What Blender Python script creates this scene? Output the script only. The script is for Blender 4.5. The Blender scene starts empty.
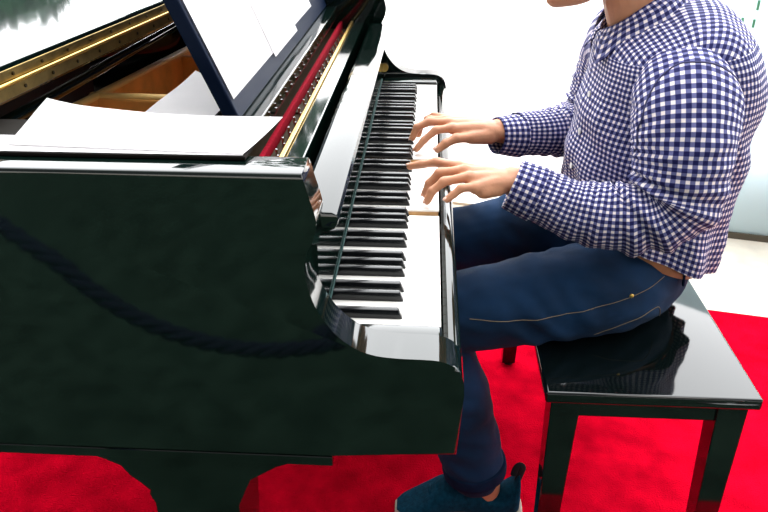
import bpy, bmesh, math, random
from mathutils import Vector, Matrix, noise
from mathutils.bvhtree import BVHTree
random.seed(7)
PI = math.pi
S = bpy.context.scene
COL = S.collection

# ---------------------------------------------------------------- camera
cd = bpy.data.cameras.new('camera')
cd.sensor_width = 36.0
cd.lens = 750.0 / 768.0 * 36.0
cam = bpy.data.objects.new('camera', cd)
COL.objects.link(cam)
cam.location = (-.0268, -.8275, 1.2663)
cam.rotation_euler = (PI / 2 - .4793, 0, .0576)
cd.clip_start = .02
S.camera = cam

# ---------------------------------------------------------------- sky, added fill light, exposure
w = bpy.data.worlds.new('sky')
S.world = w
w.use_nodes = True
nt = w.node_tree
nt.nodes.clear()
tc = nt.nodes.new('ShaderNodeTexCoord')
dot = nt.nodes.new('ShaderNodeVectorMath'); dot.operation = 'DOT_PRODUCT'
dv = Vector((.10, .86, .50)).normalized()
dot.inputs[1].default_value = dv
mr = nt.nodes.new('ShaderNodeMapRange'); mr.interpolation_type = 'SMOOTHSTEP'
mr.inputs['From Min'].default_value = -.05
mr.inputs['From Max'].default_value = .85
mr.inputs['To Min'].default_value = .28
mr.inputs['To Max'].default_value = 7.5
bg = nt.nodes.new('ShaderNodeBackground')
bg.inputs['Color'].default_value = (.97, .985, 1.0, 1)
wo = nt.nodes.new('ShaderNodeOutputWorld')
nt.links.new(tc.outputs['Generated'], dot.inputs[0])
nt.links.new(dot.outputs['Value'], mr.inputs['Value'])
nt.links.new(mr.outputs['Result'], bg.inputs['Strength'])
nt.links.new(bg.outputs[0], wo.inputs['Surface'])

def area(name, loc, target, size, power, color=(1, 1, 1)):
    l = bpy.data.lights.new(name, 'AREA'); l.shape = 'RECTANGLE'
    l.size, l.size_y = size; l.energy = power; l.color = color
    o = bpy.data.objects.new(name, l); COL.objects.link(o)
    o.location = loc
    o.rotation_euler = (Vector(target) - Vector(loc)).to_track_quat('-Z', 'Y').to_euler()
    return o

area('front_fill', (1.6, -2.2, 3.4), (.4, .5, .6), (1.6, 1.6), 35, (1, .95, .9))  # unseen front fill, added to lift the camera-facing surfaces

vs = S.view_settings
S.display_settings.display_device = 'sRGB'
vs.view_transform = 'Standard'
vs.look = 'None'
vs.exposure = 0.0
vs.gamma = 1.0
vs.use_curve_mapping = False

# ---------------------------------------------------------------- materials
def mat(name, color, rough=.5, metal=0.0, ior=1.5, spec=.5, coat=0.0, noise_amt=0.0, noise_scale=20.0, bump=0.0, bump_scale=200.0, sheen=0.0):
    m = bpy.data.materials.new(name)
    m.use_nodes = True
    n = m.node_tree
    b = n.nodes['Principled BSDF']
    b.inputs['Base Color'].default_value = (*color, 1)
    b.inputs['Roughness'].default_value = rough
    b.inputs['Metallic'].default_value = metal
    b.inputs['IOR'].default_value = ior
    b.inputs['Specular IOR Level'].default_value = spec
    b.inputs['Coat Weight'].default_value = coat
    b.inputs['Sheen Weight'].default_value = sheen
    t = n.nodes.new('ShaderNodeTexCoord')
    if noise_amt > 0:
        nz = n.nodes.new('ShaderNodeTexNoise')
        nz.inputs['Scale'].default_value = noise_scale
        nz.inputs['Detail'].default_value = 5
        n.links.new(t.outputs['Object'], nz.inputs['Vector'])
        rp = n.nodes.new('ShaderNodeValToRGB')
        rp.color_ramp.elements[0].position = .3
        rp.color_ramp.elements[1].position = .7
        rp.color_ramp.elements[0].color = (*[c * (1 - noise_amt) for c in color], 1)
        rp.color_ramp.elements[1].color = (*[min(1, c * (1 + noise_amt)) for c in color], 1)
        n.links.new(nz.outputs['Fac'], rp.inputs['Fac'])
        n.links.new(rp.outputs['Color'], b.inputs['Base Color'])
    if bump > 0:
        nb = n.nodes.new('ShaderNodeTexNoise')
        nb.inputs['Scale'].default_value = bump_scale
        nb.inputs['Detail'].default_value = 4
        n.links.new(t.outputs['Object'], nb.inputs['Vector'])
        bp = n.nodes.new('ShaderNodeBump')
        bp.inputs['Strength'].default_value = bump
        bp.inputs['Distance'].default_value = .005
        n.links.new(nb.outputs['Fac'], bp.inputs['Height'])
        n.links.new(bp.outputs['Normal'], b.inputs['Normal'])
    return m

M = {}
M['lacquer'] = mat('black_lacquer', (.0016, .0055, .0042), .055, ior=1.58, noise_amt=.2, noise_scale=6, bump=.008, bump_scale=9)
M['lacquer_bench'] = mat('bench_lacquer', (.002, .004, .004), .06, ior=1.6, bump=.02, bump_scale=7)
M['navy_lacquer'] = mat('desk_lacquer', (.002, .007, .022), .5, spec=.07)
M['ivory'] = mat('white_key_plastic', (.86, .84, .80), .18)
M['keywood'] = mat('spruce_key_wood', (.52, .30, .12), .5, noise_amt=.25, noise_scale=60)
M['ebony'] = mat('black_key_plastic', (.004, .005, .006), .22, ior=1.4)
M['teal_felt'] = mat('green_name_felt', (.004, .035, .032), .9)
M['red_felt'] = mat('red_felt', (.17, .002, .010), .95, spec=.05, noise_amt=.2, noise_scale=150)
M['brass'] = mat('brass', (.80, .52, .14), .28, metal=1.0)
M['hinge'] = mat('aged_brass', (.30, .21, .075), .42, metal=1.0, noise_amt=.3, noise_scale=30)
M['bronze'] = mat('bronze_paint', (.80, .38, .10), .34, metal=.2, noise_amt=.25, noise_scale=18)
M['lit_edge'] = mat('lit_edge_gold', (.95, .62, .22), .4)  # pale gold, highlight on the plate's top edges put into the colour
M['dark_inside'] = mat('dark_inside', (.008, .007, .006), .7, spec=.06)
M['pinblock'] = mat('dark_pin_block', (.030, .018, .008), .7, spec=.1)
M['steel'] = mat('steel', (.7, .7, .72), .2, metal=1.0)
M['screw'] = mat('dark_screw', (.05, .035, .015), .4, metal=1.0)
M['paper'] = mat('white_paper', (.88, .86, .87), .7, noise_amt=.02, noise_scale=15)
M['denim'] = mat('dark_denim', (.0038, .022, .062), .8, spec=.14, noise_amt=.5, noise_scale=8, bump=.22, bump_scale=900, sheen=.02)
M['denim_dark'] = mat('denim_hem', (.004, .015, .046), .85, spec=.1, noise_amt=.3, noise_scale=30, bump=.2, bump_scale=900)
M['thread'] = mat('tan_thread', (.16, .12, .075), .7)
M['leather'] = mat('tan_leather_belt', (.26, .085, .025), .5, noise_amt=.3, noise_scale=40)
M['skin'] = mat('skin', (.56, .255, .14), .48, noise_amt=.10, noise_scale=35, bump=.12, bump_scale=160)
_b = M['skin'].node_tree.nodes['Principled BSDF']
_b.inputs['Subsurface Weight'].default_value = .18
_b.inputs['Subsurface Radius'].default_value = (.010, .004, .002)
M['nail'] = mat('fingernail', (.80, .47, .36), .25)
M['hair'] = mat('black_hair', (.012, .009, .007), .45, bump=.6, bump_scale=150)
M['eye'] = mat('eye', (.03, .02, .015), .1)
M['shoe'] = mat('teal_knit', (.003, .050, .095), .9, spec=.1, noise_amt=.3, noise_scale=120, bump=.6, bump_scale=500)
M['shoe_dark'] = mat('dark_webbing', (.006, .010, .016), .8)
M['sole'] = mat('pale_rubber', (.62, .50, .42), .6)
M['seam'] = mat('navy_seam', (.03, .03, .10), .8)
M['button'] = mat('pearl_button', (.75, .72, .70), .25)
M['rubber'] = mat('black_rubber', (.01, .01, .012), .6)
M['rope'] = mat('navy_rope', (.004, .006, .030), .9, bump=.5, bump_scale=120)
M['chrome'] = mat('chrome', (.75, .75, .75), .12, metal=1.0)
M['carpet'] = mat('red_carpet', (.60, .0015, .017), 1.0, spec=0, noise_amt=.28, noise_scale=14, bump=1.0, bump_scale=260)
M['mat'] = mat('reflection_mat_green', (.026, .050, .034), 1.0, noise_amt=.4, noise_scale=8, spec=.1)  # for the added mat mirrored in the piano side
M['floor'] = mat('pale_stone_floor', (.80, .71, .60), .6, noise_amt=.14, noise_scale=9)
M['ground'] = mat('outdoor_paving', (.75, .73, .70), .9, noise_amt=.08, noise_scale=2)
M['rail'] = mat('dark_rail', (.10, .085, .06), .6)
M['rail_lit'] = mat('overexposed_rail', (.62, .50, .38), .6)  # same rail as the dark one, overexposure put into the colour
M['leaf'] = mat('leaf_green', (.022, .085, .045), .6, noise_amt=.5, noise_scale=3)
M['bark'] = mat('bark', (.09, .06, .04), .9, noise_amt=.4, noise_scale=12)
M['stone'] = mat('shade_block_grey', (.25, .25, .25), .9, noise_amt=.3, noise_scale=10)  # for the block added behind the blue panel
M['mark'] = mat('green_glass_mark', (.10, .42, .24), .6)

def panel_mat(name, col, trans):
    m = bpy.data.materials.new(name); m.use_nodes = True
    n = m.node_tree; n.nodes.clear()
    d = n.nodes.new('ShaderNodeBsdfDiffuse'); d.inputs['Color'].default_value = (*col, 1)
    t = n.nodes.new('ShaderNodeBsdfTranslucent'); t.inputs['Color'].default_value = (*col, 1)
    g = n.nodes.new('ShaderNodeBsdfGlossy'); g.inputs['Roughness'].default_value = .1
    mx = n.nodes.new('ShaderNodeMixShader'); mx.inputs[0].default_value = trans
    m2 = n.nodes.new('ShaderNodeMixShader'); m2.inputs[0].default_value = .04
    o = n.nodes.new('ShaderNodeOutputMaterial')
    n.links.new(d.outputs[0], mx.inputs[1]); n.links.new(t.outputs[0], mx.inputs[2])
    n.links.new(mx.outputs[0], m2.inputs[1]); n.links.new(g.outputs[0], m2.inputs[2])
    n.links.new(m2.outputs[0], o.inputs['Surface'])
    return m
M['frost'] = panel_mat('frosted_glass', (.95, .95, .95), .85)
M['frost_blue'] = panel_mat('frosted_blue_glass', (.80, .92, .95), .62)

def gingham(name, period):
    m = bpy.data.materials.new(name); m.use_nodes = True
    n = m.node_tree; b = n.nodes['Principled BSDF']
    b.inputs['Roughness'].default_value = .8
    b.inputs['Specular IOR Level'].default_value = .2
    uv = n.nodes.new('ShaderNodeUVMap')
    sp = n.nodes.new('ShaderNodeSeparateXYZ')
    n.links.new(uv.outputs['UV'], sp.inputs[0])
    outs = []
    for ax in ('X', 'Y'):
        dv_ = n.nodes.new('ShaderNodeMath'); dv_.operation = 'DIVIDE'; dv_.inputs[1].default_value = period
        fr = n.nodes.new('ShaderNodeMath'); fr.operation = 'FRACT'
        pp = n.nodes.new('ShaderNodeMath'); pp.operation = 'PINGPONG'; pp.inputs[1].default_value = .5
        sm = n.nodes.new('ShaderNodeMapRange'); sm.interpolation_type = 'SMOOTHSTEP'
        sm.inputs['From Min'].default_value = .18; sm.inputs['From Max'].default_value = .26
        n.links.new(sp.outputs[ax], dv_.inputs[0]); n.links.new(dv_.outputs[0], fr.inputs[0])
        n.links.new(fr.outputs[0], pp.inputs[0]); n.links.new(pp.outputs[0], sm.inputs['Value'])
        outs.append(sm.outputs['Result'])
    ad = n.nodes.new('ShaderNodeMath'); ad.operation = 'ADD'
    n.links.new(outs[0], ad.inputs[0]); n.links.new(outs[1], ad.inputs[1])
    hf = n.nodes.new('ShaderNodeMath'); hf.operation = 'MULTIPLY'; hf.inputs[1].default_value = .5
    n.links.new(ad.outputs[0], hf.inputs[0])
    r = n.nodes.new('ShaderNodeValToRGB')
    e = r.color_ramp.elements
    e[0].position = 0; e[0].color = (.84, .76, .75, 1)
    e[1].position = 1; e[1].color = (.007, .008, .070, 1)
    x = r.color_ramp.elements.new(.5); x.color = (.12, .125, .28, 1)
    n.links.new(hf.outputs[0], r.inputs['Fac']); n.links.new(r.outputs['Color'], b.inputs['Base Color'])
    t = n.nodes.new('ShaderNodeTexCoord')
    nb = n.nodes.new('ShaderNodeTexNoise'); nb.inputs['Scale'].default_value = 26; nb.inputs['Detail'].default_value = 3
    n.links.new(t.outputs['Object'], nb.inputs['Vector'])
    bp = n.nodes.new('ShaderNodeBump'); bp.inputs['Strength'].default_value = .35; bp.inputs['Distance'].default_value = .01
    n.links.new(nb.outputs['Fac'], bp.inputs['Height']); n.links.new(bp.outputs['Normal'], b.inputs['Normal'])
    return m
M['gingham'] = gingham('navy_gingham_cotton', .0122)

# ---------------------------------------------------------------- helpers
def tag(o, label=None, cat=None, group=None, kind=None):
    if label: o['label'] = label
    if cat: o['category'] = cat
    if group: o['group'] = group
    if kind: o['kind'] = kind
    return o

def empty(name, loc, label, cat, group=None):
    o = bpy.data.objects.new(name, None); COL.objects.link(o); o.location = loc
    o.empty_display_size = .1
    return tag(o, label, cat, group)

def finish(name, bm, m, parent=None, smooth=False, origin=None):
    """link the bmesh (world coordinates) as one object"""
    bmesh.ops.recalc_face_normals(bm, faces=bm.faces[:])
    base = Vector((0, 0, 0))
    p = parent
    while p is not None:
        base = base + p.location
        p = p.parent
    org = Vector(origin) if origin is not None else base.copy()
    bmesh.ops.translate(bm, vec=-org, verts=bm.verts[:])
    me = bpy.data.meshes.new(name)
    bm.to_mesh(me); bm.free()
    if smooth is True:
        for f in me.polygons: f.use_smooth = True
    elif smooth:
        for f in me.polygons: f.use_smooth = True
        me.set_sharp_from_angle(angle=smooth)
    for mm in (m if isinstance(m, (list, tuple)) else [m]):
        me.materials.append(mm)
    o = bpy.data.objects.new(name, me); COL.objects.link(o)
    if parent is not None: o.parent = parent
    o.location = org - base
    return o

def new(): return bmesh.new()

def add_faces(bm, verts, faces, mi=0):
    vs_ = [bm.verts.new(v) for v in verts]
    out = []
    for f in faces:
        try:
            q = bm.faces.new([vs_[i] for i in f]); q.material_index = mi; out.append(q)
        except ValueError: pass
    return vs_, out

def bev(bm, faces, r, seg=2):
    if r <= 0: return
    ed = set()
    for f in faces:
        for e in f.edges: ed.add(e)
    bmesh.ops.bevel(bm, geom=list(ed), offset=r, segments=seg, profile=.5, affect='EDGES', clamp_overlap=True)

def box(bm, x0, x1, y0, y1, z0, z1, r=0.0, seg=2, mi=0):
    v = [(x, y, z) for x in (x0, x1) for y in (y0, y1) for z in (z0, z1)]
    f = [(0, 1, 3, 2), (4, 6, 7, 5), (0, 4, 5, 1), (2, 3, 7, 6), (0, 2, 6, 4), (1, 5, 7, 3)]
    _, fs = add_faces(bm, v, f, mi)
    bev(bm, fs, r, seg)

def hexa(bm, bot, top, r=0.0, seg=2):
    """bot, top: 4 points each in order"""
    v = list(bot) + list(top)
    f = [(3, 2, 1, 0), (4, 5, 6, 7), (0, 1, 5, 4), (1, 2, 6, 5), (2, 3, 7, 6), (3, 0, 4, 7)]
    _, fs = add_faces(bm, v, f)
    bev(bm, fs, r, seg)

def prism(bm, prof, y0, y1, r=0.0, seg=3):
    """XZ outline extruded along Y"""
    n = len(prof)
    v = [(x, y0, z) for x, z in prof] + [(x, y1, z) for x, z in prof]
    f = [tuple(range(n)), tuple(range(2 * n - 1, n - 1, -1))] + [(i, (i + 1) % n, n + (i + 1) % n, n + i) for i in range(n)]
    vs_, fs = add_faces(bm, v, f)
    if r > 0:
        ed = set(fs[0].edges) | set(fs[1].edges)
        bmesh.ops.bevel(bm, geom=list(ed), offset=r, segments=seg, profile=.5, affect='EDGES', clamp_overlap=True)

def plate(bm, prof, z0, z1, r=0.0, seg=2):
    """XY outline extruded along Z"""
    n = len(prof)
    v = [(x, y, z0) for x, y in prof] + [(x, y, z1) for x, y in prof]
    f = [tuple(range(n)), tuple(range(2 * n - 1, n - 1, -1))] + [(i, (i + 1) % n, n + (i + 1) % n, n + i) for i in range(n)]
    vs_, fs = add_faces(bm, v, f)
    if r > 0:
        ed = set(fs[0].edges) | set(fs[1].edges)
        bmesh.ops.bevel(bm, geom=list(ed), offset=r, segments=seg, profile=.5, affect='EDGES', clamp_overlap=True)

def crom(pts, n):
    """Catmull-Rom through tuples, n samples per span"""
    P = [Vector(p) for p in pts]
    out = []
    for i in range(len(P) - 1):
        a = P[i - 1] if i else P[0] * 2 - P[1]
        b, c = P[i], P[i + 1]
        d = P[i + 2] if i + 2 < len(P) else P[-1] * 2 - P[-2]
        for k in range(n):
            t = k / n
            out.append(.5 * (2 * b + (c - a) * t + (2 * a - 5 * b + 4 * c - d) * t * t + (3 * b - a - 3 * c + d) * t ** 3))
    out.append(P[-1])
    return out

def tube(bm, pts, rad, seg=12, sub=1, cap=True, flat=None, up=(0, 0, 1)):
    """smooth round tube through pts; rad one number or one per point; flat=(a,b) scales side / up"""
    if not isinstance(rad, (list, tuple)): rad = [rad] * len(pts)
    P4 = []
    if sub > 1:
        pos = crom(pts, sub)
        rr = [v.x for v in crom([(r, 0, 0) for r in rad], sub)]
    else:
        pos = [Vector(p) for p in pts]; rr = list(rad)
    n = len(pos)
    tang = []
    for i in range(n):
        t = pos[min(i + 1, n - 1)] - pos[max(i - 1, 0)]
        tang.append(t.normalized())
    side = None
    rings = []
    for i in range(n):
        t = tang[i]
        if side is None:
            s = t.cross(Vector(up))
            if s.length < 1e-4: s = t.cross(Vector((1, 0, 0)))
        else:
            s = side - t * side.dot(t)
        s.normalize(); side = s
        u = s.cross(t).normalized()
        rings.append((pos[i], s, u, rr[i]))
    if cap:
        pre = []; post = []
        for a in (80, 55, 28):
            c, s_ = math.cos(math.radians(a)), math.sin(math.radians(a))
            p, s, u, r = rings[0]; pre.append((p - tang[0] * r * s_, s, u, r * c))
        for a in (28, 55, 80):
            c, s_ = math.cos(math.radians(a)), math.sin(math.radians(a))
            p, s, u, r = rings[-1]; post.append((p + tang[-1] * r * s_, s, u, r * c))
        rings = pre + rings + post
    fa, fb = flat if flat else (1, 1)
    rows = []
    for p, s, u, r in rings:
        rows.append([bm.verts.new(p + s * (math.cos(2 * PI * k / seg) * r * fa) + u * (math.sin(2 * PI * k / seg) * r * fb)) for k in range(seg)])
    for a, b in zip(rows[:-1], rows[1:]):
        for k in range(seg):
            bm.faces.new((a[k], a[(k + 1) % seg], b[(k + 1) % seg], b[k]))
    bm.faces.new(rows[0][::-1]); bm.faces.new(rows[-1])

def ellipsoid(bm, c, r, rot=None, seg=20):
    mtx = Matrix.Translation(c) @ (rot.to_4x4() if rot else Matrix.Identity(4)) @ Matrix.Diagonal((*r, 1))
    bmesh.ops.create_uvsphere(bm, u_segments=seg, v_segments=seg // 2 + 2, radius=1, matrix=mtx)

def cyl(bm, p0, p1, r, seg=14):
    tube(bm, [p0, p1], r, seg, cap=False)

def remesh(o, voxel, smooth_it=4, fac=.5):
    md = o.modifiers.new('r', 'REMESH'); md.mode = 'VOXEL'; md.voxel_size = voxel; md.use_smooth_shade = True
    sm = o.modifiers.new('s', 'SMOOTH'); sm.iterations = smooth_it; sm.factor = fac
    dg = bpy.context.evaluated_depsgraph_get()
    me = bpy.data.meshes.new_from_object(o.evaluated_get(dg))
    o.modifiers.clear()
    old = o.data; mats = [x for x in old.materials]
    o.data = me
    me.materials.clear()
    for x in mats: me.materials.append(x)
    for f in me.polygons: f.use_smooth = True; f.material_index = 0
    return o

def world_bvh(o):
    base = Vector((0, 0, 0)); p = o
    while p is not None:
        base = base + p.location; p = p.parent
    vs_ = [v.co + base for v in o.data.vertices]
    return BVHTree.FromPolygons(vs_, [tuple(p_.vertices) for p_ in o.data.polygons])

# ================================================================ SETTING
bm = new(); box(bm, -4, 6, -6, 5, -.06, -.004)
tag(finish('floor', bm, M['floor']), 'pale stone floor beyond the red carpet', kind='structure')
bm = new(); box(bm, -30, 30, -30, 40, -.2, -.07)
tag(finish('trim_1', bm, M['ground']), 'pale paving outside', kind='structure')

# back wall: frosted glazed screen along a line that is slightly askew to the piano
WD = Vector((1.182, -.28, 0)).normalized(); WN = Vector((-WD.y, WD.x, 0))
W0 = Vector((.105, 2.095, 0))
def wallbox(bm, s0, s1, d0, d1, z0, z1, r=0):
    q = [W0 + WD * s0 + WN * d0, W0 + WD * s1 + WN * d0, W0 + WD * s1 + WN * d1, W0 + WD * s0 + WN * d1]
    hexa(bm, [(p.x, p.y, z0) for p in q], [(p.x, p.y, z1) for p in q], r)
bm = new(); wallbox(bm, -.9, .82, .0, .012, .0, 1.22)
tag(finish('window_1', bm, M['frost']), 'white frosted glass screen behind the player', kind='structure')
bm = new(); wallbox(bm, .83, 3.4, .0, .012, .02, 1.22)
tag(finish('wall_back', bm, M['frost_blue']), 'pale blue frosted panel behind the bench', kind='structure')
wb = bpy.data.objects['wall_back']
for s0, z0, z1 in ((.995, .835, .868), (.993, .778, .806), (.956, .788, .810)):
    bm = new(); wallbox(bm, s0, s0 + .009, -.0015, -.0003, z0, z1)
    finish('glass_marking', bm, M['mark'], wb)
bm = new(); wallbox(bm, -.9, .82, -.004, .0, .0, .012)
tag(finish('baseboard_back', bm, M['rail_lit']), 'thin rail at the foot of the white screen, its glare painted pale', kind='structure')
bm = new(); wallbox(bm, .82, 3.4, -.01, .016, -.004, .02)
tag(finish('trim_2', bm, M['rail']), 'thin dark rail at the foot of the blue panel', kind='structure')

# red carpet
bm = new()
prof = [(-2.4, .02), (2.0, .02), (2.0, 1.05), (.902, 1.275), (-.4, 1.50), (-2.4, 1.85)]
plate(bm, prof, -.003, .008, .003)
tag(finish('carpet', bm, M['carpet'], origin=(0, .4, 0)), 'bright red carpet spread under the piano and the bench', 'carpet')
bm = new(); box(bm, -3.6, 3.0, -5.0, .018, -.003, .006, .002)  # unseen mat, added so the polished side mirrors a dark floor
tag(finish('reflection_mat', bm, M['mat'], origin=(0, -2.5, 0)), 'unseen dark green mat added to darken the reflection in the piano side', 'mat')

# ================================================================ PIANO
piano = empty('grand_piano', (-.5, .6, 0), 'black lacquered grand piano with open fallboard on red carpet', 'piano')

# side outline of the cheek and arm, XZ
ARM = [(-.155, .981), (-.150, .960), (-.144, .938), (-.142, .923), (-.146, .905), (-.153, .890), (-.157, .875),
       (-.156, .853), (-.148, .821), (-.131, .790), (-.109, .768), (-.084, .756), (-.055, .752), (-.014, .751),
       (.003, .748), (.018, .739), (.026, .722), (.028, .700), (.023, .606), (-.133, .598), (-.60, .594), (-.60, .981)]
sm = crom([(x, 0, z) for x, z in ARM[:18]], 4)
ARMS = [(p.x, p.z) for p in sm] + ARM[18:]
Y0, YI, YF, YO = -.10, -.045, 1.268, 1.322
bm = new(); prism(bm, ARMS, Y0, YI, .004)
finish('side_arm', bm, M['lacquer'], piano, smooth=.6)
bm = new(); prism(bm, ARMS, YF, YO, .004)
finish('side_arm', bm, M['lacquer'], piano, smooth=.6)
# rim: straight bass side, tail, bentside
outer = [(-.60, Y0), (-1.2, Y0), (-1.48, -.08), (-1.62, .03), (-1.68, .20), (-1.68, .42), (-1.60, .58), (-1.46, .68), (-1.28, .76),
         (-1.12, .88), (-.98, 1.06), (-.86, 1.22), (-.74, 1.30), (-.60, YO)]
so = [(p.x, p.y) for p in crom([(x, y, 0) for x, y in outer], 5)]
inner = []
for i, (x, y) in enumerate(so):
    a = Vector(so[max(0, i - 1)]); b = Vector(so[min(len(so) - 1, i + 1)])
    t = (b - a).normalized(); nrm = Vector((t.y, -t.x))
    q = Vector((x, y)) - nrm * .055 * -1
    inner.append((q.x, q.y))
bm = new()
nn = len(so)
vv = [(x, y, .594) for x, y in so] + [(x, y, .981) for x, y in so] + [(x, y, .594) for x, y in inner] + [(x, y, .981) for x, y in inner]
ff = []
for i in range(nn - 1):
    ff += [(i, i + 1, nn + i + 1, nn + i), (2 * nn + i, 3 * nn + i, 3 * nn + i + 1, 2 * nn + i + 1),
           (nn + i, nn + i + 1, 3 * nn + i + 1, 3 * nn + i), (i, 2 * nn + i, 2 * nn + i + 1, i + 1)]
ff += [(0, nn, 3 * nn, 2 * nn), (nn - 1, 3 * nn - 1, 4 * nn - 1, 2 * nn - 1)]
add_faces(bm, vv, ff)
finish('rim', bm, M['lacquer'], piano, smooth=.5)
# bottom moulding of the case side
bm = new(); box(bm, -1.2, -.135, Y0 + .002, YI, .578, .594, .002)
finish('moulding', bm, M['lacquer'], piano)
# keybed, key slip, key blocks
bm = new(); box(bm, -.60, .004, YI, YF, .600, .690, .003)
finish('keybed', bm, M['lacquer'], piano)
bm = new(); box(bm, .003, .0265, YI, YF, .610, .722, .011, 5)
finish('key_slip', bm, M['lacquer'], piano, smooth=.6)
for a, b in ((YI, -.0075), (1.2175, YF)):
    bm = new(); box(bm, -.1495, .0012, a + .0006, b, .690, .742, .005, 3)
    finish('key_block', bm, M['lacquer'], piano, smooth=.6)
# fallboard, lip
bm = new()
FB = [(-.1505, .7385), (-.1505, .872), (-.170, .872), (-.170, .7385)]
prism(bm, FB, YI + .0006, YF - .0006)
LIP = [(-.150, .866), (-.142, .868), (-.135, .872), (-.131, .878), (-.1295, .885), (-.132, .891), (-.138, .894), (-.178, .895), (-.183, .892), (-.184, .860), (-.171, .858), (-.171, .874), (-.150, .874)]
prism(bm, LIP, -.002, 1.226, .002, 2)
finish('fallboard', bm, M['lacquer'], piano, smooth=.5)
bm = new(); tube(bm, [(-.146, YF - .001, .770), (-.146, YF - .014, .770)], .011, 16, cap=False)
finish('fallboard_knob', bm, M['brass'], piano, smooth=.6)
bm = new(); box(bm, -.1503, -.1482, -.006, 1.218, .7462, .7502, .0006)
finish('name_felt', bm, M['teal_felt'], piano)
# plank behind the fallboard, brass strip, pin block, felt
bm = new(); box(bm, -.230, -.201, YI, YF, .855, .892, .003, 2)
finish('front_rail', bm, M['lacquer'], piano)
bm = new(); box(bm, -.238, -.231, YI, YF, .855, .8935, .001)
finish('brass_strip', bm, M['brass'], piano)
bm = new(); box(bm, -.330, -.2385, YI, YF, .82, .872, .002)
for y in (.22, .47, .72, .97):
    box(bm, -.262, -.239, y, y + .05, .872, .8765, .002)
finish('pin_block', bm, M['pinblock'], piano)
bm = new()
box(bm, -.2690, -.2605, YI, YF, .872, .892, .002)
finish('felt_strip', bm, M['red_felt'], piano, smooth=.6)
bm = new(); cyl(bm, (0, 0, 0), (0, 0, .014), .0018, 8)
pin = finish('tuning_pin', bm, M['steel'], None, smooth=.6)
pin.parent = piano
k = 0
for i in range(44):
    y = .00 + i * .0272
    p_ = pin if i == 0 else pin.copy()
    if i: COL.objects.link(p_)
    p_.location = Vector((-.2445 - .0075 * (i % 2), y, .872)) - piano.location
# inside of the case
bm = new(); box(bm, -1.55, -.33, YI + .03, .68, .70, .715)
finish('soundboard', bm, M['dark_inside'], piano)
bm = new(); box(bm, -.86, -.33, YI, .0, .90, .955, .004)
finish('inner_rail', bm, M['dark_inside'], piano)
bm = new()   # dark back board behind the plate
box(bm, -.92, -.90, YI, 1.24, .70, .965)
finish('belly_rail', bm, M['dark_inside'], piano)
# cast plate: trough of bronze bars
bm = new()
def bar(a, b, wd, z0, z1, r=.004):
    a = Vector((*a, 0)); b = Vector((*b, 0)); t = (b - a).normalized(); n_ = Vector((-t.y, t.x, 0)) * wd / 2
    q = [a + n_, a - n_, b - n_, b + n_]
    hexa(bm, [(p.x, p.y, z0) for p in q], [(p.x, p.y, z1) for p in q], r)
bar((-.634, .38), (-.560, .925), .016, .76, .90)
bar((-.628, .475), (-.47, .465), .022, .77, .897)
bar((-.578, .82), (-.48, .81), .020, .76, .895)
bar((-.37, .2), (-.37, 1.22), .02, .76, .87)
finish('cast_plate', bm, M['bronze'], piano)
bm = new(); tube(bm, [(-.632, .38, .899), (-.560, .925, .899)], .0075, 12)
tube(bm, [(-.628, .475, .898), (-.47, .465, .898)], .0075, 12)
finish('edge_highlight', bm, M['lit_edge'], piano, smooth=True)  # bright beads stand in for the lit top edges of the bars
bm = new(); box(bm, -.60, -.36, .20, 1.2, .765, .775)
finish('plate_web', bm, M['bronze'], piano)
bm = new()
for i in range(26):
    y = .455 + i * .0175
    tube(bm, [(-.60, y, .80), (-.34, y + .02, .80)], .0022, 6, cap=False)
o = finish('strings', bm, M['screw'], piano, smooth=.6); o['kind'] = 'stuff'
bm = new(); tube(bm, [(-.612, .10, .95), (-.585, 1.05, .95)], .009, 14)
finish('lid_stop_rail', bm, M['lacquer'], piano, smooth=True)

# lid: main leaf closed, front leaf folded back on it
def askew(x0, x1, y0, y1):
    """rectangle measured from the hinge line"""
    A = Vector((-.570, 0)); d = Vector((.075, 1)).normalized(); n_ = Vector((-d.y, d.x))
    return [tuple(A + n_ * x + d * y) for x, y in ((x0, y0), (x1, y0), (x1, y1), (x0, y1))]
bm = new(); plate(bm, askew(-.0035, 1.06, -.10, 1.30), .998, 1.0185, .003)
finish('lid', bm, M['lacquer'], piano)
fl = askew(.0005, .185, -.10, 1.30)
bm = new(); plate(bm, fl, 1.0215, 1.043, .003)
finish('lid_front_leaf', bm, M['lacquer'], piano)
def hingebox(bm, x0, x1, z0, z1):
    plate(bm, askew(x0, x1, -.095, 1.29), z0, z1, .0006, 1)
bm = new()
hingebox(bm, -.0010, .003, 1.0225, 1.0365)
hingebox(bm, -.0050, .000, 1.0020, 1.0175)
hg = finish('piano_hinge', bm, M['hinge'], piano)
A = Vector((-.570, 0)); d_ = Vector((.075, 1)).normalized(); nn_ = Vector((-d_.y, d_.x))
bm = new()
pa = A + nn_ * -.004 + d_ * -.12; pb = A + nn_ * -.004 + d_ * 1.17
tube(bm, [(pa.x, pa.y, 1.020), (pb.x, pb.y, 1.020)], .0028, 10)
finish('hinge_knuckle', bm, M['brass'], hg, smooth=True)
bm = new()
tube(bm, [(0, 0, 0), (.0016, 0, 0)], .0026, 10, cap=False)
sc_ = finish('screw', bm, M['screw'], None)
sc_.parent = hg
i = 0
for y in range(-10, 116, 7):
    for z, xo in ((1.0295, -.0014), (1.0100, -.0054)):
        s_ = sc_ if i == 0 else sc_.copy()
        if i: COL.objects.link(s_)
        i += 1
        q = A + nn_ * xo + d_ * ((y + (1.5 if z < 1.015 else 0)) / 100)
        s_.location = Vector((q.x, q.y, z)) - piano.location

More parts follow.
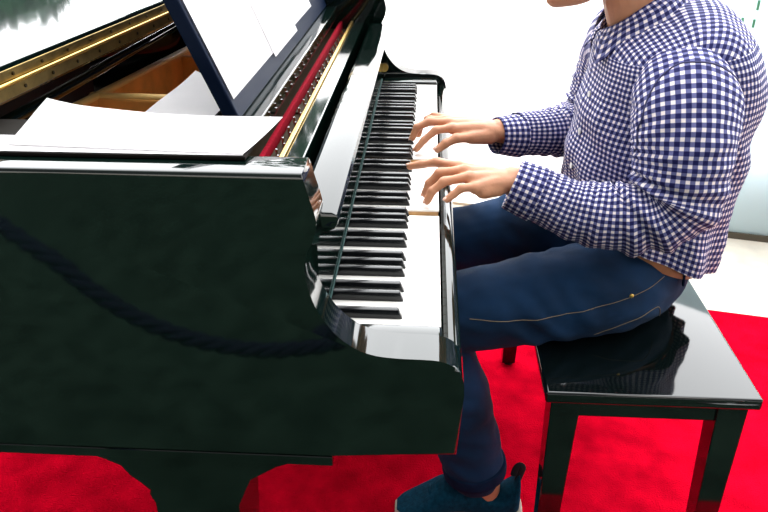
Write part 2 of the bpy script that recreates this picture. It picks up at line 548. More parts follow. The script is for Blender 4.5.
# music desk
bm = new(); box(bm, -.335, -.2725, .225, 1.262, .905, .932, .002)
finish('music_shelf', bm, M['lacquer'], piano)
T = Vector((-.064, 0, .152)).normalized()          # up the desk
Nn = Vector((T.z, 0, -T.x))                         # out of its face
D0 = Vector((-.301, 0, .9335))
def deskpt(s, y, d): return D0 + T * s + Nn * d + Vector((0, y, 0))
def deskslab(bm, s0, s1, y0, y1, d0, d1, r):
    hexa(bm, [deskpt(s0, y0, d0), deskpt(s0, y0, d1), deskpt(s0, y1, d1), deskpt(s0, y1, d0)],
         [deskpt(s1, y0, d0), deskpt(s1, y0, d1), deskpt(s1, y1, d1), deskpt(s1, y1, d0)], r)
bm = new(); deskslab(bm, 0, .27, .235, 1.262, -.022, 0, .003)
finish('music_desk', bm, M['navy_lacquer'], piano)

bm = new(); box(bm, -.80, -.222, -.0645, .055, .9815, .9860, .001)
finish('side_shelf', bm, M['dark_inside'], piano)
bm = new(); box(bm, -.448, -.342, .15, .54, .905, .930, .001)
finish('desk_slide', bm, M['dark_inside'], piano)
# keys
bm = new()
Wk = .0235
box(bm, -.160, 0, .0004, Wk - .0004, .0185, .022, .0008, 2, 0)
box(bm, -.160, -.0012, .0006, Wk - .0006, 0, .0186, 0, 1, 1)
wk = finish('white_key', bm, [M['ivory'], M['keywood']], None)
# key front face in plastic
for f in wk.data.polygons:
    if f.normal.x > .9: f.material_index = 0
wk.parent = piano
for i in range(52):
    o = wk if i == 0 else wk.copy()
    if i: COL.objects.link(o)
    dz = -.010 if i in (15, 26) else 0
    o.location = Vector((0, i * Wk - .006, .735 - .022 + dz)) - piano.location
bm = new()
hexa(bm, [(-.160, -.0056, 0), (-.0505, -.0056, 0), (-.0505, .0056, 0), (-.160, .0056, 0)],
     [(-.160, -.0045, .0140), (-.057, -.0045, .0140), (-.057, .0045, .0140), (-.160, .0045, .0140)], .0012, 2)
bk = finish('black_key', bm, M['ebony'], None, smooth=.5)
bk.parent = piano
first = True
pat = [(i % 7) for i in range(52)]     # whites: A B C D E F G
for i in range(51):
    if i % 7 in (0, 2, 3, 5, 6):
        o = bk if first else bk.copy()
        if not first: COL.objects.link(o)
        first = False
        off = {0: .0008, 2: -.0012, 3: .0012, 5: -.0015, 6: 0}[i % 7]
        o.location = Vector((0, (i + 1) * Wk + off - .006, .7345)) - piano.location

# legs
LEG = [(-.560, .594), (-.546, .583), (-.459, .577), (-.440, .569), (-.422, .555), (-.408, .540), (-.399, .526), (-.390, .510), (-.386, .508), (-.384, .490),
       (-.372, .10), (-.285, .10), (-.268, .490), (-.266, .506), (-.259, .524), (-.248, .539), (-.233, .554), (-.214, .567), (-.192, .576), (-.139, .582), (-.139, .594)]
for dx, y0, y1 in ((0, -.088, .030), (0, 1.19, 1.308), (-1.0, .10, .218)):
    bm = new(); prism(bm, [(x + dx, z) for x, z in LEG], y0, y1, .004)
    lg = finish('leg', bm, M['lacquer'], piano, smooth=.4)
    bm = new(); cx, cy = -.328 + dx, (y0 + y1) / 2
    cyl(bm, (cx, cy, .10), (cx, cy, .07), .022)
    tube(bm, [(cx, cy - .014, .040), (cx, cy + .014, .040)], .032, 20, cap=False)
    finish('caster', bm, M['brass'], lg, smooth=.6)
# pedal lyre
bm = new()
for y in (.55, .67):
    tube(bm, [(-.30, y, .60), (-.30, y, .16)], .016, 12)
box(bm, -.36, -.24, .48, .74, .08, .16, .006)
box(bm, -.36, -.24, .50, .72, .585, .602, .003)
finish('pedal_lyre', bm, M['lacquer'], piano, smooth=.6)
for y in (.55, .61, .67):
    bm = new(); tube(bm, [(-.24, y, .10), (-.20, y, .098), (-.15, y, .085), (-.13, y, .078)], [.008, .009, .014, .013], 10, 3, flat=(1, .45))
    finish('pedal', bm, M['brass'], piano, smooth=True)

# ---------------------------------------------------------------- sheet music (lies on the piano)
def sheet(name, outline, zf, label, cat='sheet music', group=None, n=18):
    """paper: outline quad corners (a,b,c,d) XY, zf(u,v) height"""
    a, b, c, d = [Vector(p) for p in outline]
    bm = new(); rows = []
    for i in range(n + 1):
        u = i / n; r = []
        for j in range(n + 1):
            v = j / n
            p = a * (1 - u) * (1 - v) + b * u * (1 - v) + c * u * v + d * (1 - u) * v
            r.append(bm.verts.new((p.x, p.y, zf(u, v))))
        rows.append(r)
    for i in range(n):
        for j in range(n):
            bm.faces.new((rows[i][j], rows[i + 1][j], rows[i + 1][j + 1], rows[i][j + 1]))
    g = bmesh.ops.solidify(bm, geom=bm.faces[:], thickness=.0006)
    o = finish(name, bm, M['paper'], None, smooth=.8, origin=(a.x, a.y, zf(0, 0)))
    return tag(o, label, cat, group)
sheet('sheet_music', [(-.72, -.063), (-.225, -.063), (-.225, -.006), (-.72, -.012)],
      lambda u, v: .9870 + .0008 * math.sin(u * 7) * v, 'long white sheet of music on the near edge of the piano, under the curled one')
sheet('sheet_music', [(-.497, -.045), (-.224, -.061), (-.204, .068), (-.523, .112)],
      lambda u, v: .9886 + .003 * math.sin(u * 5 + v * 2) * v + .006 * max(0, 1 - u * 5) ** 2 * v, 'white open sheet of music with a curled corner on the near edge of the piano')
sheet('sheet_music', [(-.452, .18), (-.342, .18), (-.342, .40), (-.452, .53)],
      lambda u, v: .934 + .002 * math.sin(v * 6), 'white loose sheet lying flat behind the music stand')
# papers on the desk
def desk_sheet(s0, y0, y1, d, ang, label):
    bm = new(); n = 10; rows = []
    c, s = math.cos(ang), math.sin(ang)
    for i in range(n + 1):
        r = []
        for j in range(n + 1):
            yy = (y1 - y0) * i / n; ss = .275 * j / n
            r.append(bm.verts.new(deskpt(s0 + ss * c + yy * s, y0 + yy * c - ss * s, d + .002 * math.sin(3 * j / n) * math.sin(i / n * PI))))
        rows.append(r)
    for i in range(n):
        for j in range(n):
            bm.faces.new((rows[i][j], rows[i + 1][j], rows[i + 1][j + 1], rows[i][j + 1]))
    bmesh.ops.solidify(bm, geom=bm.faces[:], thickness=.0006)
    p = deskpt(s0, y0, d)
    return tag(finish('sheet_music', bm, M['paper'], None, smooth=.8, origin=p), label, 'sheet music')
desk_sheet(.030, .243, .565, .003, 0, 'nearest white sheet propped on the black music stand')
desk_sheet(.022, .55, .80, .0045, 0, 'middle white sheet propped on the black music stand')
desk_sheet(.034, .79, 1.05, .003, 0, 'farthest white sheet propped on the black music stand')

# ================================================================ BENCH
bench = empty('piano_bench', (.365, .60, .008), 'glossy black wooden piano bench under the seated player', 'bench')
bm = new(); box(bm, .191, .554, .214, .99, .446, .470, .005, 3)
finish('seat', bm, M['lacquer_bench'], bench, smooth=.6)
bm = new()
box(bm, .211, .534, .235, .253, .405, .446, .002)
box(bm, .211, .534, .951, .969, .405, .446, .002)
box(bm, .211, .229, .253, .951, .405, .446, .002)
box(bm, .516, .534, .253, .951, .405, .446, .002)
finish('apron', bm, M['lacquer_bench'], bench)
for sx in (0, 1):
    for sy in (0, 1):
        x = .204 if sx == 0 else .541; y = .229 if sy == 0 else .975
        ix = 1 if sx == 0 else -1; iy = 1 if sy == 0 else -1
        a, b = .052, .036
        def q(wd, off, z): return [(x + ix * off, y + iy * off, z), (x + ix * (off + wd), y + iy * off, z), (x + ix * (off + wd), y + iy * (off + wd), z), (x + ix * off, y + iy * (off + wd), z)]
        bm = new(); hexa(bm, q(b, .003, .016), q(a, 0, .446), .002)
        lg = finish('leg', bm, M['lacquer_bench'], bench)
        bm = new(); cyl(bm, (x + ix * .022, y + iy * .022, .008), (x + ix * .022, y + iy * .022, .017), .014)
        finish('foot_pad', bm, M['rubber'], lg, smooth=.6)

# ================================================================ PERSON
person = empty('person', (.42, .60, 0), 'seated person in navy gingham shirt and dark jeans playing the piano keys', 'person')
bm = new()
def chain(pts, rad, seg=14, sub=4, flat=None, up=(0, 0, 1)): tube(bm, pts, rad, seg, sub, True, flat, up)
# torso core, neck, head
ellipsoid(bm, (.43, .60, .60), (.11, .145, .11))
chain([(.43, .60, .60), (.43, .60, .75), (.43, .60, .88), (.40, .60, .98)], [.105, .10, .11, .085], 20, 4, (1.2, 1))
chain([(.38, .60, .97), (.345, .60, 1.04), (.325, .60, 1.10), (.32, .60, 1.15)], [.060, .054, .053, .055], 20)
HEAD_START = len(bm.verts)
ellipsoid(bm, (.315, .60, 1.215), (.098, .076, .105))
ellipsoid(bm, (.275, .60, 1.155), (.062, .058, .070))
ellipsoid(bm, (.232, .60, 1.098), (.030, .030, .026))
chain([(.30, .655, 1.12), (.265, .635, 1.088), (.228, .605, 1.075), (.228, .595, 1.075), (.265, .565, 1.088), (.30, .545, 1.12)], .020, 12)
chain([(.224, .60, 1.195), (.208, .60, 1.165), (.200, .60, 1.147)], [.010, .012, .014], 12)
ellipsoid(bm, (.208, .587, 1.145), (.010, .008, .008)); ellipsoid(bm, (.208, .613, 1.145), (.010, .008, .008))
chain([(.216, .578, 1.118), (.208, .600, 1.120), (.216, .622, 1.118)], .007, 10)
chain([(.218, .580, 1.110), (.211, .600, 1.108), (.218, .620, 1.110)], .0075, 10)
chain([(.226, .570, 1.212), (.219, .600, 1.210), (.226, .630, 1.212)], .012, 10)
for sy in (-1, 1):
    chain([(.325, .60 + sy * .076, 1.20), (.338, .60 + sy * .083, 1.185), (.330, .60 + sy * .080, 1.16), (.318, .60 + sy * .074, 1.15)], [.010, .012, .010, .008], 10)
bm.verts.ensure_lookup_table()
HS = Vector((-.022, 0, -.015))
for v in bm.verts[HEAD_START:]: v.co += HS
# arms
LA = [(.40, .455, .945), (.395, .40, .92), (.395, .362, .84), (.388, .352, .785), (.362, .353, .748), (.305, .363, .733), (.20, .390, .757), (.125, .405, .779)]
chain(LA, [.058, .054, .046, .040, .039, .039, .033, .026], 16)
RA = [(.39, .745, .945), (.385, .80, .92), (.37, .84, .84), (.345, .835, .755), (.32, .82, .745), (.26, .78, .755), (.19, .73, .765), (.127, .692, .777)]
chain(RA, [.062, .056, .048, .043, .042, .042, .034, .026], 16)
# left hand (bass side): wrist, palm, digits
def digit(pts, r0, r1):
    n = len(pts)
    P_ = [Vector(p) for p in pts]
    out, rad = [], []
    for i in range(n):
        t = i / (n - 1); r = r0 * (1 - t) + r1 * t
        if 0 < i < n - 1:
            out += [P_[i].lerp(P_[i - 1], .24), P_[i].copy(), P_[i].lerp(P_[i + 1], .24)]
            rad += [r * .97, r * 1.09, r * .97]
            if i < n - 2:
                out.append(P_[i].lerp(P_[i + 1], .5)); rad.append(r * .90)
        else:
            out.append(P_[i].copy()); rad.append(r)
    chain(out, rad, 12, 3)
chain([(.130, .403, .779), (.095, .402, .781)], [.026, .026], 16, 3, (1.12, .78))
digits = []
LH = {'index': [(.085, .420, .784), (.035, .428, .796), (-.005, .448, .795), (-.032, .460, .786), (-.054, .469, .778)],
      'middle': [(.088, .408, .786), (.043, .408, .796), (.000, .411, .789), (-.018, .412, .768), (-.025, .412, .748)],
      'ring': [(.088, .395, .784), (.051, .388, .792), (.007, .385, .783), (-.013, .382, .766), (-.021, .380, .748)],
      'pinky': [(.090, .384, .780), (.061, .370, .781), (.036, .364, .780), (.024, .361, .770), (.013, .358, .761)],
      'thumb': [(.098, .418, .772), (.072, .440, .773), (.040, .455, .772), (.016, .462, .768)]}
RR = {'index': (.0105, .0072), 'middle': (.0108, .0075), 'ring': (.0104, .0072), 'pinky': (.0098, .0066), 'thumb': (.0125, .0085)}
for k_, p in LH.items():
    digit(p, *RR[k_]); digits.append((k_, p))
for k_, (a, b, rr) in {'a': (LH['index'][0], LH['index'][1], .0128), 'b': (LH['middle'][0], LH['middle'][1], .0135), 'c': (LH['ring'][0], LH['ring'][1], .0135), 'd': (LH['pinky'][0], LH['pinky'][1], .0135)}.items():
    chain([Vector((.115, (a[1] + .402) / 2, .779)), a, Vector(b) - Vector((0, 0, .003))], [.018, rr + .003, rr - .002], 12, 4)
chain([(.10, .385, .774), (.075, .374, .772)], [.016, .015], 12)
# right hand (treble side)
chain([(.130, .692, .777), (.098, .688, .780)], [.026, .026], 16, 3, (1.12, .78))
RH = {'index': [(.078, .676, .784), (.027, .665, .790), (-.006, .660, .786), (-.030, .655, .766), (-.045, .650, .748)],
      'middle': [(.075, .688, .786), (.021, .685, .795), (-.019, .685, .796), (-.045, .683, .784), (-.054, .680, .762)],
      'ring': [(.074, .699, .786), (.015, .703, .795), (-.018, .708, .793), (-.038, .710, .780), (-.042, .710, .759)],
      'pinky': [(.076, .708, .783), (.016, .720, .793), (-.010, .732, .795), (-.025, .736, .786), (-.031, .738, .772)],
      'thumb': [(.100, .674, .774), (.066, .654, .774), (.035, .642, .775), (.015, .637, .766), (-.001, .635, .754)]}
for k_, p in RH.items():
    digit(p, *RR[k_]); digits.append((k_, p))
for nm_ in ('index', 'middle', 'ring', 'pinky'):
    a, b = RH[nm_][0], RH[nm_][1]
    chain([Vector((.112, (a[1] + .690) / 2, .778)), a, Vector(b) - Vector((0, 0, .003))], [.018, .0165, .0112], 12, 4)
chain([(.105, .674, .772), (.066, .655, .773)], [.019, .014], 12, 3)
# legs inside the jeans, ankles, feet
chain([(.42, .52, .555), (.20, .40, .545), (.0, .373, .52), (.0, .372, .49), (.04, .376, .35), (.095, .38, .20), (.118, .38, .11), (.118, .38, .075)], [.07, .06, .05, .048, .045, .036, .032, .034], 16)
chain([(.13, .38, .055), (.08, .38, .05), (.03, .378, .042)], [.026, .026, .020], 14)
chain([(.42, .68, .555), (.20, .77, .50), (.0, .80, .45), (-.02, .80, .43), (-.05, .79, .28), (-.075, .78, .16), (-.08, .775, .11), (-.08, .775, .075)], [.07, .06, .05, .048, .045, .036, .032, .034], 16)
chain([(-.07, .775, .055), (-.11, .77, .05), (-.16, .768, .042)], [.026, .026, .020], 14)
body = finish('body', bm, M['skin'], person, smooth=True)
remesh(body, .0024, 5, .5)
bvb = world_bvh(body)

# fingernails
for k_, p in digits:
    a, b = Vector(p[-2]), Vector(p[-1])
    t = (b - a).normalized()
    up = Vector((0, 0, 1)) if abs(t.z) < .75 else Vector((-1, 0, .3))
    u = (up - t * up.dot(t)).normalized(); s = t.cross(u).normalized()
    r = RR[k_][1]
    rot = Matrix((s, t, u)).transposed()
    bm = new(); ellipsoid(bm, b + u * (r * .70) + t * (r * .25), (r * .62, r * .8, r * .25), rot, 12)
    finish('fingernail', bm, M['nail'], person, smooth=True)
# hair and eyes
bm = new()
ellipsoid(bm, (.333, .60, 1.232), (.100, .084, .104), None, 32)
for v in bm.verts:
    v.co += Vector(noise.noise_vector(v.co * 40)) * .004
for v in list(bm.verts):
    if v.co.z < 1.20 and v.co.x < .315: bm.verts.remove(v)
for v in list(bm.verts):
    if v.co.z < 1.14: bm.verts.remove(v)
bmesh.ops.translate(bm, vec=HS, verts=bm.verts[:])
finish('hair', bm, M['hair'], person, smooth=True)
for sy in (-1, 1):
    bm = new(); ellipsoid(bm, Vector((.2305, .60 + sy * .031, 1.192)) + HS, (.010, .014, .007))
    finish('eye', bm, M['eye'], person, smooth=True)

# ---- jeans
bm = new()
def chn(pts, rad, seg=24, sub=5, flat=None): tube(bm, pts, rad, seg, sub, True, flat)
ellipsoid(bm, (.405, .60, .545), (.100, .178, .074), None, 32)
# waist loft, tilted
def tring(cx, z, rx, ry, tilt, n=64, sq=2.3):
    out = []
    for k in range(n):
        a = 2 * PI * k / n
        c, s = math.cos(a), math.sin(a)
        x = cx + rx * math.copysign(abs(c) ** (2 / sq), c)
        y = .60 + ry * math.copysign(abs(s) ** (2 / sq), s)
        out.append(Vector((x, y, z + tilt * (x - cx))))
    return out
rows = []
for cx, z, rx, ry, tl in ((.405, .50, .088, .15, -.1), (.405, .54, .104, .18, -.25), (.402, .58, .112, .180, -.40), (.400, .612, .116, .178, -.43)):
    rows.append([bm.verts.new(p) for p in tring(cx, z, rx, ry, tl)])
for a, b in zip(rows[:-1], rows[1:]):
    for k in range(64): bm.faces.new((a[k], a[(k + 1) % 64], b[(k + 1) % 64], b[k]))
bm.faces.new(rows[0][::-1]); bm.faces.new(rows[-1])
chn([(.408, .505, .554), (.34, .455, .550), (.24, .418, .549), (.15, .395, .541), (.04, .375, .527), (-.025, .370, .512)], [.088, .093, .090, .083, .075, .072])
chn([(-.022, .370, .512), (-.012, .371, .465), (.018, .373, .40), (.045, .375, .335), (.070, .378, .24), (.086, .380, .17), (.094, .381, .135)], [.074, .075, .073, .071, .067, .064, .061])
chn([(.408, .695, .554), (.33, .735, .548), (.22, .760, .522), (.11, .788, .480), (.03, .80, .462), (-.03, .80, .445)], [.088, .092, .090, .084, .079, .074])
chn([(-.028, .80, .445), (-.03, .80, .40), (-.045, .79, .28), (-.07, .78, .18), (-.075, .778, .14)], [.072, .069, .062, .052, .049])
jeans = finish('jeans', bm, M['denim'], person, smooth=True)
remesh(jeans, .0055, 8, .5)
for v in jeans.data.vertices:
    p = v.co + person.location
    amp = .0045
    # folds: stretched noise, stronger at hip, knee and ankle
    if p.z < .30: amp = .006
    f = noise.noise(Vector((p.x * 14, p.y * 22, p.z * 34 + p.x * 12)))
    hip = math.exp(-((p.x - .22) ** 2) / .006)
    g = noise.noise(Vector((p.x * 30 + p.z * 25, p.y * 12, p.z * 10)))
    v.co += v.normal * (f * amp + g * .009 * hip)
bvj = world_bvh(jeans)
def on_jeans(x, z, y0=-1):
    h = bvj.ray_cast(Vector((x, y0, z)), Vector((0, 1, 0)))
    return h
def stitch(name, path, rad, m, parent, off=.0006, sub=6):
    pts = []
    for p in crom([(x, 0, z) for x, z in path], sub):
        h = on_jeans(p.x, p.z)
        if h[0] is not None: pts.append(h[0] + h[1] * off)
    if len(pts) < 3: return
    bm = new(); tube(bm, pts, rad, 6); finish(name, bm, m, parent, smooth=True)
stitch('side_seam', [(.06, .554), (.14, .551), (.22, .557), (.30, .567), (.37, .580), (.42, .594)], .0007, M['thread'], jeans)
stitch('pocket_stitching', [(.295, .498), (.33, .514), (.37, .527), (.412, .540), (.428, .505)], .0008, M['thread'], jeans)
h = on_jeans(.352, .578)
if h[0] is not None:
    bm = new(); ellipsoid(bm, h[0], (.0045, .003, .0045), None, 12)
    finish('rivet', bm, M['brass'], jeans, smooth=True)
# rolled hem at the ankle
for (cx, cy, cz, tx) in ((.0945, .381, .143, .16), (-.0755, .778, .138, -.15)):
    bm = new()
    t = Vector((tx, .02, -1)).normalized()
    P = [Vector((cx, cy, cz)) - t * .018, Vector((cx, cy, cz)) - t * .004, Vector((cx, cy, cz)) + t * .012]
    rr_ = .068 if tx > 0 else .056
    tube(bm, P, [rr_ - .001, rr_, rr_ - .002], 28, 3, False)
    finish('hem', bm, M['denim_dark'], jeans, smooth=True)
# belt
bm = new()
def bandloft(bm, rings, close=False):
    rw = [[bm.verts.new(p) for p in r] for r in rings]
    n = len(rw[0])
    prs = list(zip(rw[:-1], rw[1:])) + ([(rw[-1], rw[0])] if close else [])
    for a, b in prs:
        for k in range(n): bm.faces.new((a[k], a[(k + 1) % n], b[(k + 1) % n], b[k]))
bandloft(bm, [tring(.400, .606, .125, .188, -.43), tring(.400, .642, .121, .184, -.43), tring(.400, .642, .116, .179, -.43), tring(.400, .612, .118, .181, -.43)], True)
finish('belt', bm, M['leather'], person, smooth=.6)
for ang in (-1.05, -1.9, 1.1):
    r0 = tring(.400, .600, .125, .188, -.43, 64)[int((ang % (2 * PI)) / (2 * PI) * 64)]
    bm = new()
    q = Vector((0, 0, 1)); 
    tube(bm, [r0 + Vector((0, 0, -.004)), r0 + Vector((-.002, 0, .018)), r0 + Vector((-.004, 0, .038))], .005, 8, 3, flat=(1, .5))
    finish('belt_loop', bm, M['denim_dark'], jeans, smooth=True)

# ---- shirt: lofted so that the checks run with the cloth
def wrinkle(p, nrm, amp):
    a = noise.noise(Vector((p.x * 16, p.y * 16, p.z * 9))) * amp
    b = noise.noise(Vector((p.x * 34 + p.z * 20, p.y * 30, p.z * 26))) * amp * .45
    return nrm * (a + b)
def loft_uv(name, rings, ulen, m, parent, amp=.004, thick=.0012, vlen=None, yoke=False, creases=None):
    bm = new(); uvl = bm.loops.layers.uv.new('UVMap')
    rw = [[bm.verts.new(p) for p in r] for r in rings]
    n = len(rings[0])
    vv = [0]
    for a, b in zip(rings[:-1], rings[1:]):
        vv.append(vv[-1] + max((b[k] - a[k]).length for k in range(0, n, 4)) * .5 + sum((b[k] - a[k]).length for k in range(0, n, 4)) / len(range(0, n, 4)) * .5)
    for i in range(len(rw) - 1):
        for k in range(n):
            f = bm.faces.new((rw[i][k], rw[i][(k + 1) % n], rw[i + 1][(k + 1) % n], rw[i + 1][k]))
            us = [k, k + 1, k + 1, k]; vs2 = [i, i, i + 1, i + 1]
            for l, u_, v_ in zip(f.loops, us, vs2):
                l[uvl].uv = (u_ / n * ulen, vv[v_])
                if yoke and i >= yoke:
                    p = l.vert.co
                    l[uvl].uv = (p.x + .6 * (p.z - 1.03) * math.tanh((.40 - p.x) / .03), p.y * 1.06)
    bm.normal_update()
    for v in bm.verts:
        p = v.co.copy()
        d = wrinkle(p, v.normal, amp)
        if creases: d += creases(p, v.normal)
        v.co = p + d
    bmesh.ops.solidify(bm, geom=bm.faces[:], thickness=thick)
    return finish(name, bm, m, parent, smooth=True)

def resample(keys, n):
    """keys: list of tuples, Catmull-Rom in parameter space"""
    out = []
    L = len(keys)
    for i in range(n):
        t = i / (n - 1) * (L - 1); a = min(int(t), L - 2); f = t - a
        k0 = keys[max(a - 1, 0)]; k1 = keys[a]; k2 = keys[a + 1]; k3 = keys[min(a + 2, L - 1)]
        out.append(tuple(.5 * (2 * b + (c - a_) * f + (2 * a_ - 5 * b + 4 * c - d) * f * f + (3 * b - a_ - 3 * c + d) * f ** 3) for a_, b, c, d in zip(k0, k1, k2, k3)))
    return out
TK = [  # cx, z, rx, ry, tilt, squareness
    (.406, .622, .149, .194, -.45, 2.4), (.408, .650, .152, .193, -.36, 2.4), (.412, .69, .154, .190, -.24, 2.3),
    (.416, .76, .160, .190, -.10, 2.3), (.420, .83, .158, .194, -.02, 2.3), (.426, .89, .152, .201, .0, 2.4),
    (.423, .94, .140, .206, .05, 2.5), (.416, .975, .128, .203, .12, 2.5), (.403, 1.006, .110, .182, .25, 2.3),
    (.388, 1.022, .093, .145, .40, 2.1), (.365, 1.026, .074, .100, .52, 2.0), (.345, 1.026, .062, .068, .60, 2.0)]
rings = []
for cx, z, rx, ry, tl, sq in resample(TK, 96):
    rings.append(tring(cx, z, rx, ry, tl, 160, sq))
def torso_crease(p, nrm):
    # side pleat and vertical folds on the back tail, pulls towards the arm pit
    d = Vector((0, 0, 0))
    if p.z < .80:
        t = (.80 - p.z) / .22
        d += nrm * (.009 * t * math.sin(math.atan2(p.y - .6, p.x - .43) * 11 + p.z * 6))
    d += nrm * .004 * math.sin((p.z * .8 + p.x) * 60) * math.exp(-((p.z - .80) ** 2) / .01)
    return d
shirt = loft_uv('shirt', rings, 1.14, M['gingham'], person, .005, .0014, yoke=63, creases=torso_crease)
def sleeve_rings(keys, n_r, n_s, up):
    pos = []
    K = resample([(*p, r, fl) for p, r, fl in keys], n_r)
    side = None
    out = []
    for i, k in enumerate(K):
        p = Vector(k[:3])
        a = Vector(K[max(i - 1, 0)][:3]); b = Vector(K[min(i + 1, n_r - 1)][:3])
        t = (b - a).normalized()
        s = t.cross(Vector(up)) if side is None else side - t * side.dot(t)
        s.normalize(); side = s; u = s.cross(t).normalized()
        r, fl = k[3], k[4]
        out.append([p + s * (math.cos(2 * PI * j / n_s) * r) + u * (math.sin(2 * PI * j / n_s) * r * fl) for j in range(n_s)])
    return out
def elbow_crease(ex, ey, ez):
    E_ = Vector((ex, ey, ez))
    def fn(p, nrm):
        d = (p - E_).length
        g = math.exp(-(d / .075) ** 2)
        ax = math.atan2(p.z - E_.z - .09, p.x - E_.x + .09)
        far = math.exp(-(d / .16) ** 2)
        return nrm * (g * .012 * math.sin(ax * 17 + p.y * 20) + far * .0035 * math.sin(ax * 26 + p.y * 30))
    return fn
LS = [((.405, .490, .930), .080, 1.0), ((.402, .440, .926), .083, 1.0), ((.398, .402, .908), .084, 1.0), ((.397, .376, .87), .081, 1.0), ((.396, .360, .815), .077, 1.0), ((.392, .353, .775), .072, 1.0),
      ((.364, .353, .746), .065, 1.0), ((.305, .363, .733), .058, 1.0), ((.240, .380, .735), .052, 1.0), ((.195, .392, .748), .048, 1.0), ((.160, .400, .759), .0455, 1.0)]
sl = loft_uv('sleeve', sleeve_rings(LS, 90, 72, (0, 0, 1)), .42, M['gingham'], shirt, .005, .0014, creases=elbow_crease(.36, .35, .745))
RS = [((.395, .720, .955), .098, 1.0), ((.392, .768, .940), .094, 1.0), ((.388, .805, .915), .088, 1.0), ((.378, .828, .86), .080, 1.0), ((.362, .838, .80), .074, 1.0), ((.335, .832, .758), .066, 1.0),
      ((.295, .800, .747), .058, 1.0), ((.250, .768, .752), .052, 1.0), ((.205, .737, .758), .046, 1.0), ((.160, .712, .765), .041, 1.0)]
loft_uv('sleeve', sleeve_rings(RS, 80, 72, (0, 0, 1)), .42, M['gingham'], shirt, .004, .0014, creases=elbow_crease(.33, .83, .74))
CL = [((.172, .398, .756), .0468, 1.0), ((.150, .402, .764), .0450, 1.0), ((.127, .407, .772), .0420, 1.0)]
loft_uv('cuff', sleeve_rings(CL, 16, 64, (0, 0, 1)), .30, M['gingham'], shirt, .0012, .003)
CR = [((.170, .714, .760), .0425, 1.0), ((.150, .704, .763), .0395, 1.0), ((.120, .690, .767), .035, 1.0)]
loft_uv('cuff', sleeve_rings(CR, 16, 64, (0, 0, 1)), .28, M['gingham'], shirt, .0012, .003)
# armhole seam
bva = [world_bvh(shirt), world_bvh(sl)]
pts = []
for p in crom([(.316, 0, .845), (.317, 0, .90), (.332, 0, .956), (.368, 0, .990), (.413, 0, .994), (.455, 0, .974), (.485, 0, .938), (.494, 0, .885)], 8):
    best = None
    for bv_ in bva:
        h_ = bv_.ray_cast(Vector((p.x, -.5, p.z)), Vector((0, 1, 0)))
        if h_[0] is not None and (best is None or h_[0].y < best[0].y): best = h_
    if best: pts.append(best[0] + Vector((0, -.0006, 0)))
bm = new(); tube(bm, pts, .0016, 6)
finish('armhole_seam', bm, M['seam'], shirt, smooth=True)
def ringtube(name, pts, rad, m, parent, sub=1):
    bm = new(); tube(bm, pts, rad, 6, sub, False); return finish(name, bm, m, parent, smooth=True)
# collar: a folded band with pointed leaves
bm = new(); uvl = bm.loops.layers.uv.new('UVMap')
N = 48
inn, mid, out_ = [], [], []
for k in range(N + 1):
    a = PI + .10 + (2 * PI - .20) * k / N          # opening at the front (-x)
    c, s = math.cos(a), math.sin(a)
    front = max(0, -c)
    base = Vector((.345 + .060 * c, .60 + .064 * s, 1.024 + .60 * .060 * c))
    topv = Vector((.343 + .058 * c, .60 + .062 * s, 1.024 + .60 * .060 * c + .022 - .012 * front))
    af = abs(a - 2 * PI) if a > PI * 1.5 else abs(a - PI)
    af = math.acos(max(-1, min(1, -c)))               # angle away from the front
    tw = math.exp(-((af - .62) / .30) ** 2)
    lo = Vector((.352 + .082 * c - .010 * tw, .60 + (.090 + .020 * tw) * s, 1.020 + .60 * .07 * c - .004 - .026 * tw))
    bl = min(1, max(0, (af - .08) / .50)); bl = bl * bl * (3 - 2 * bl)
    lo = (base + Vector((-.004, 0, -.004))).lerp(lo, .15 + .85 * bl)
    inn.append(base); mid.append(topv); out_.append(lo)
rw = [[bm.verts.new(p) for p in r] for r in (inn, mid, [(m_ + o_) / 2 + Vector((0, 0, .006)) for m_, o_ in zip(mid, out_)], out_)]
vv_ = (0, .03, .055, .08)
for i in range(3):
    for k in range(N):
        f = bm.faces.new((rw[i][k], rw[i][k + 1], rw[i + 1][k + 1], rw[i + 1][k]))
        for l, u_, v_ in zip(f.loops, (k, k + 1, k + 1, k), (i, i, i + 1, i + 1)): l[uvl].uv = (u_ / N * .42, vv_[v_])
bm.normal_update()
bmesh.ops.solidify(bm, geom=bm.faces[:], thickness=.0025)
finish('collar', bm, M['gingham'], shirt, smooth=.9)
# buttons down the placket
bvs = world_bvh(shirt)
bm = new(); tube(bm, [(0, 0, 0), (-.0025, 0, 0)], .0056, 14, cap=False)
btn = finish('button', bm, M['button'], None, smooth=.6); btn.parent = shirt
fb = True
for z in (.965, .893, .822, .752):
    h = bvs.ray_cast(Vector((-.2, .560, z)), Vector((1, 0, 0)))
    if h[0] is None: continue
    o = btn if fb else btn.copy()
    if not fb: COL.objects.link(o)
    fb = False
    o.location = h[0] - person.location + Vector((-.0005, 0, 0))
    o.rotation_euler = (0, 0, .15)

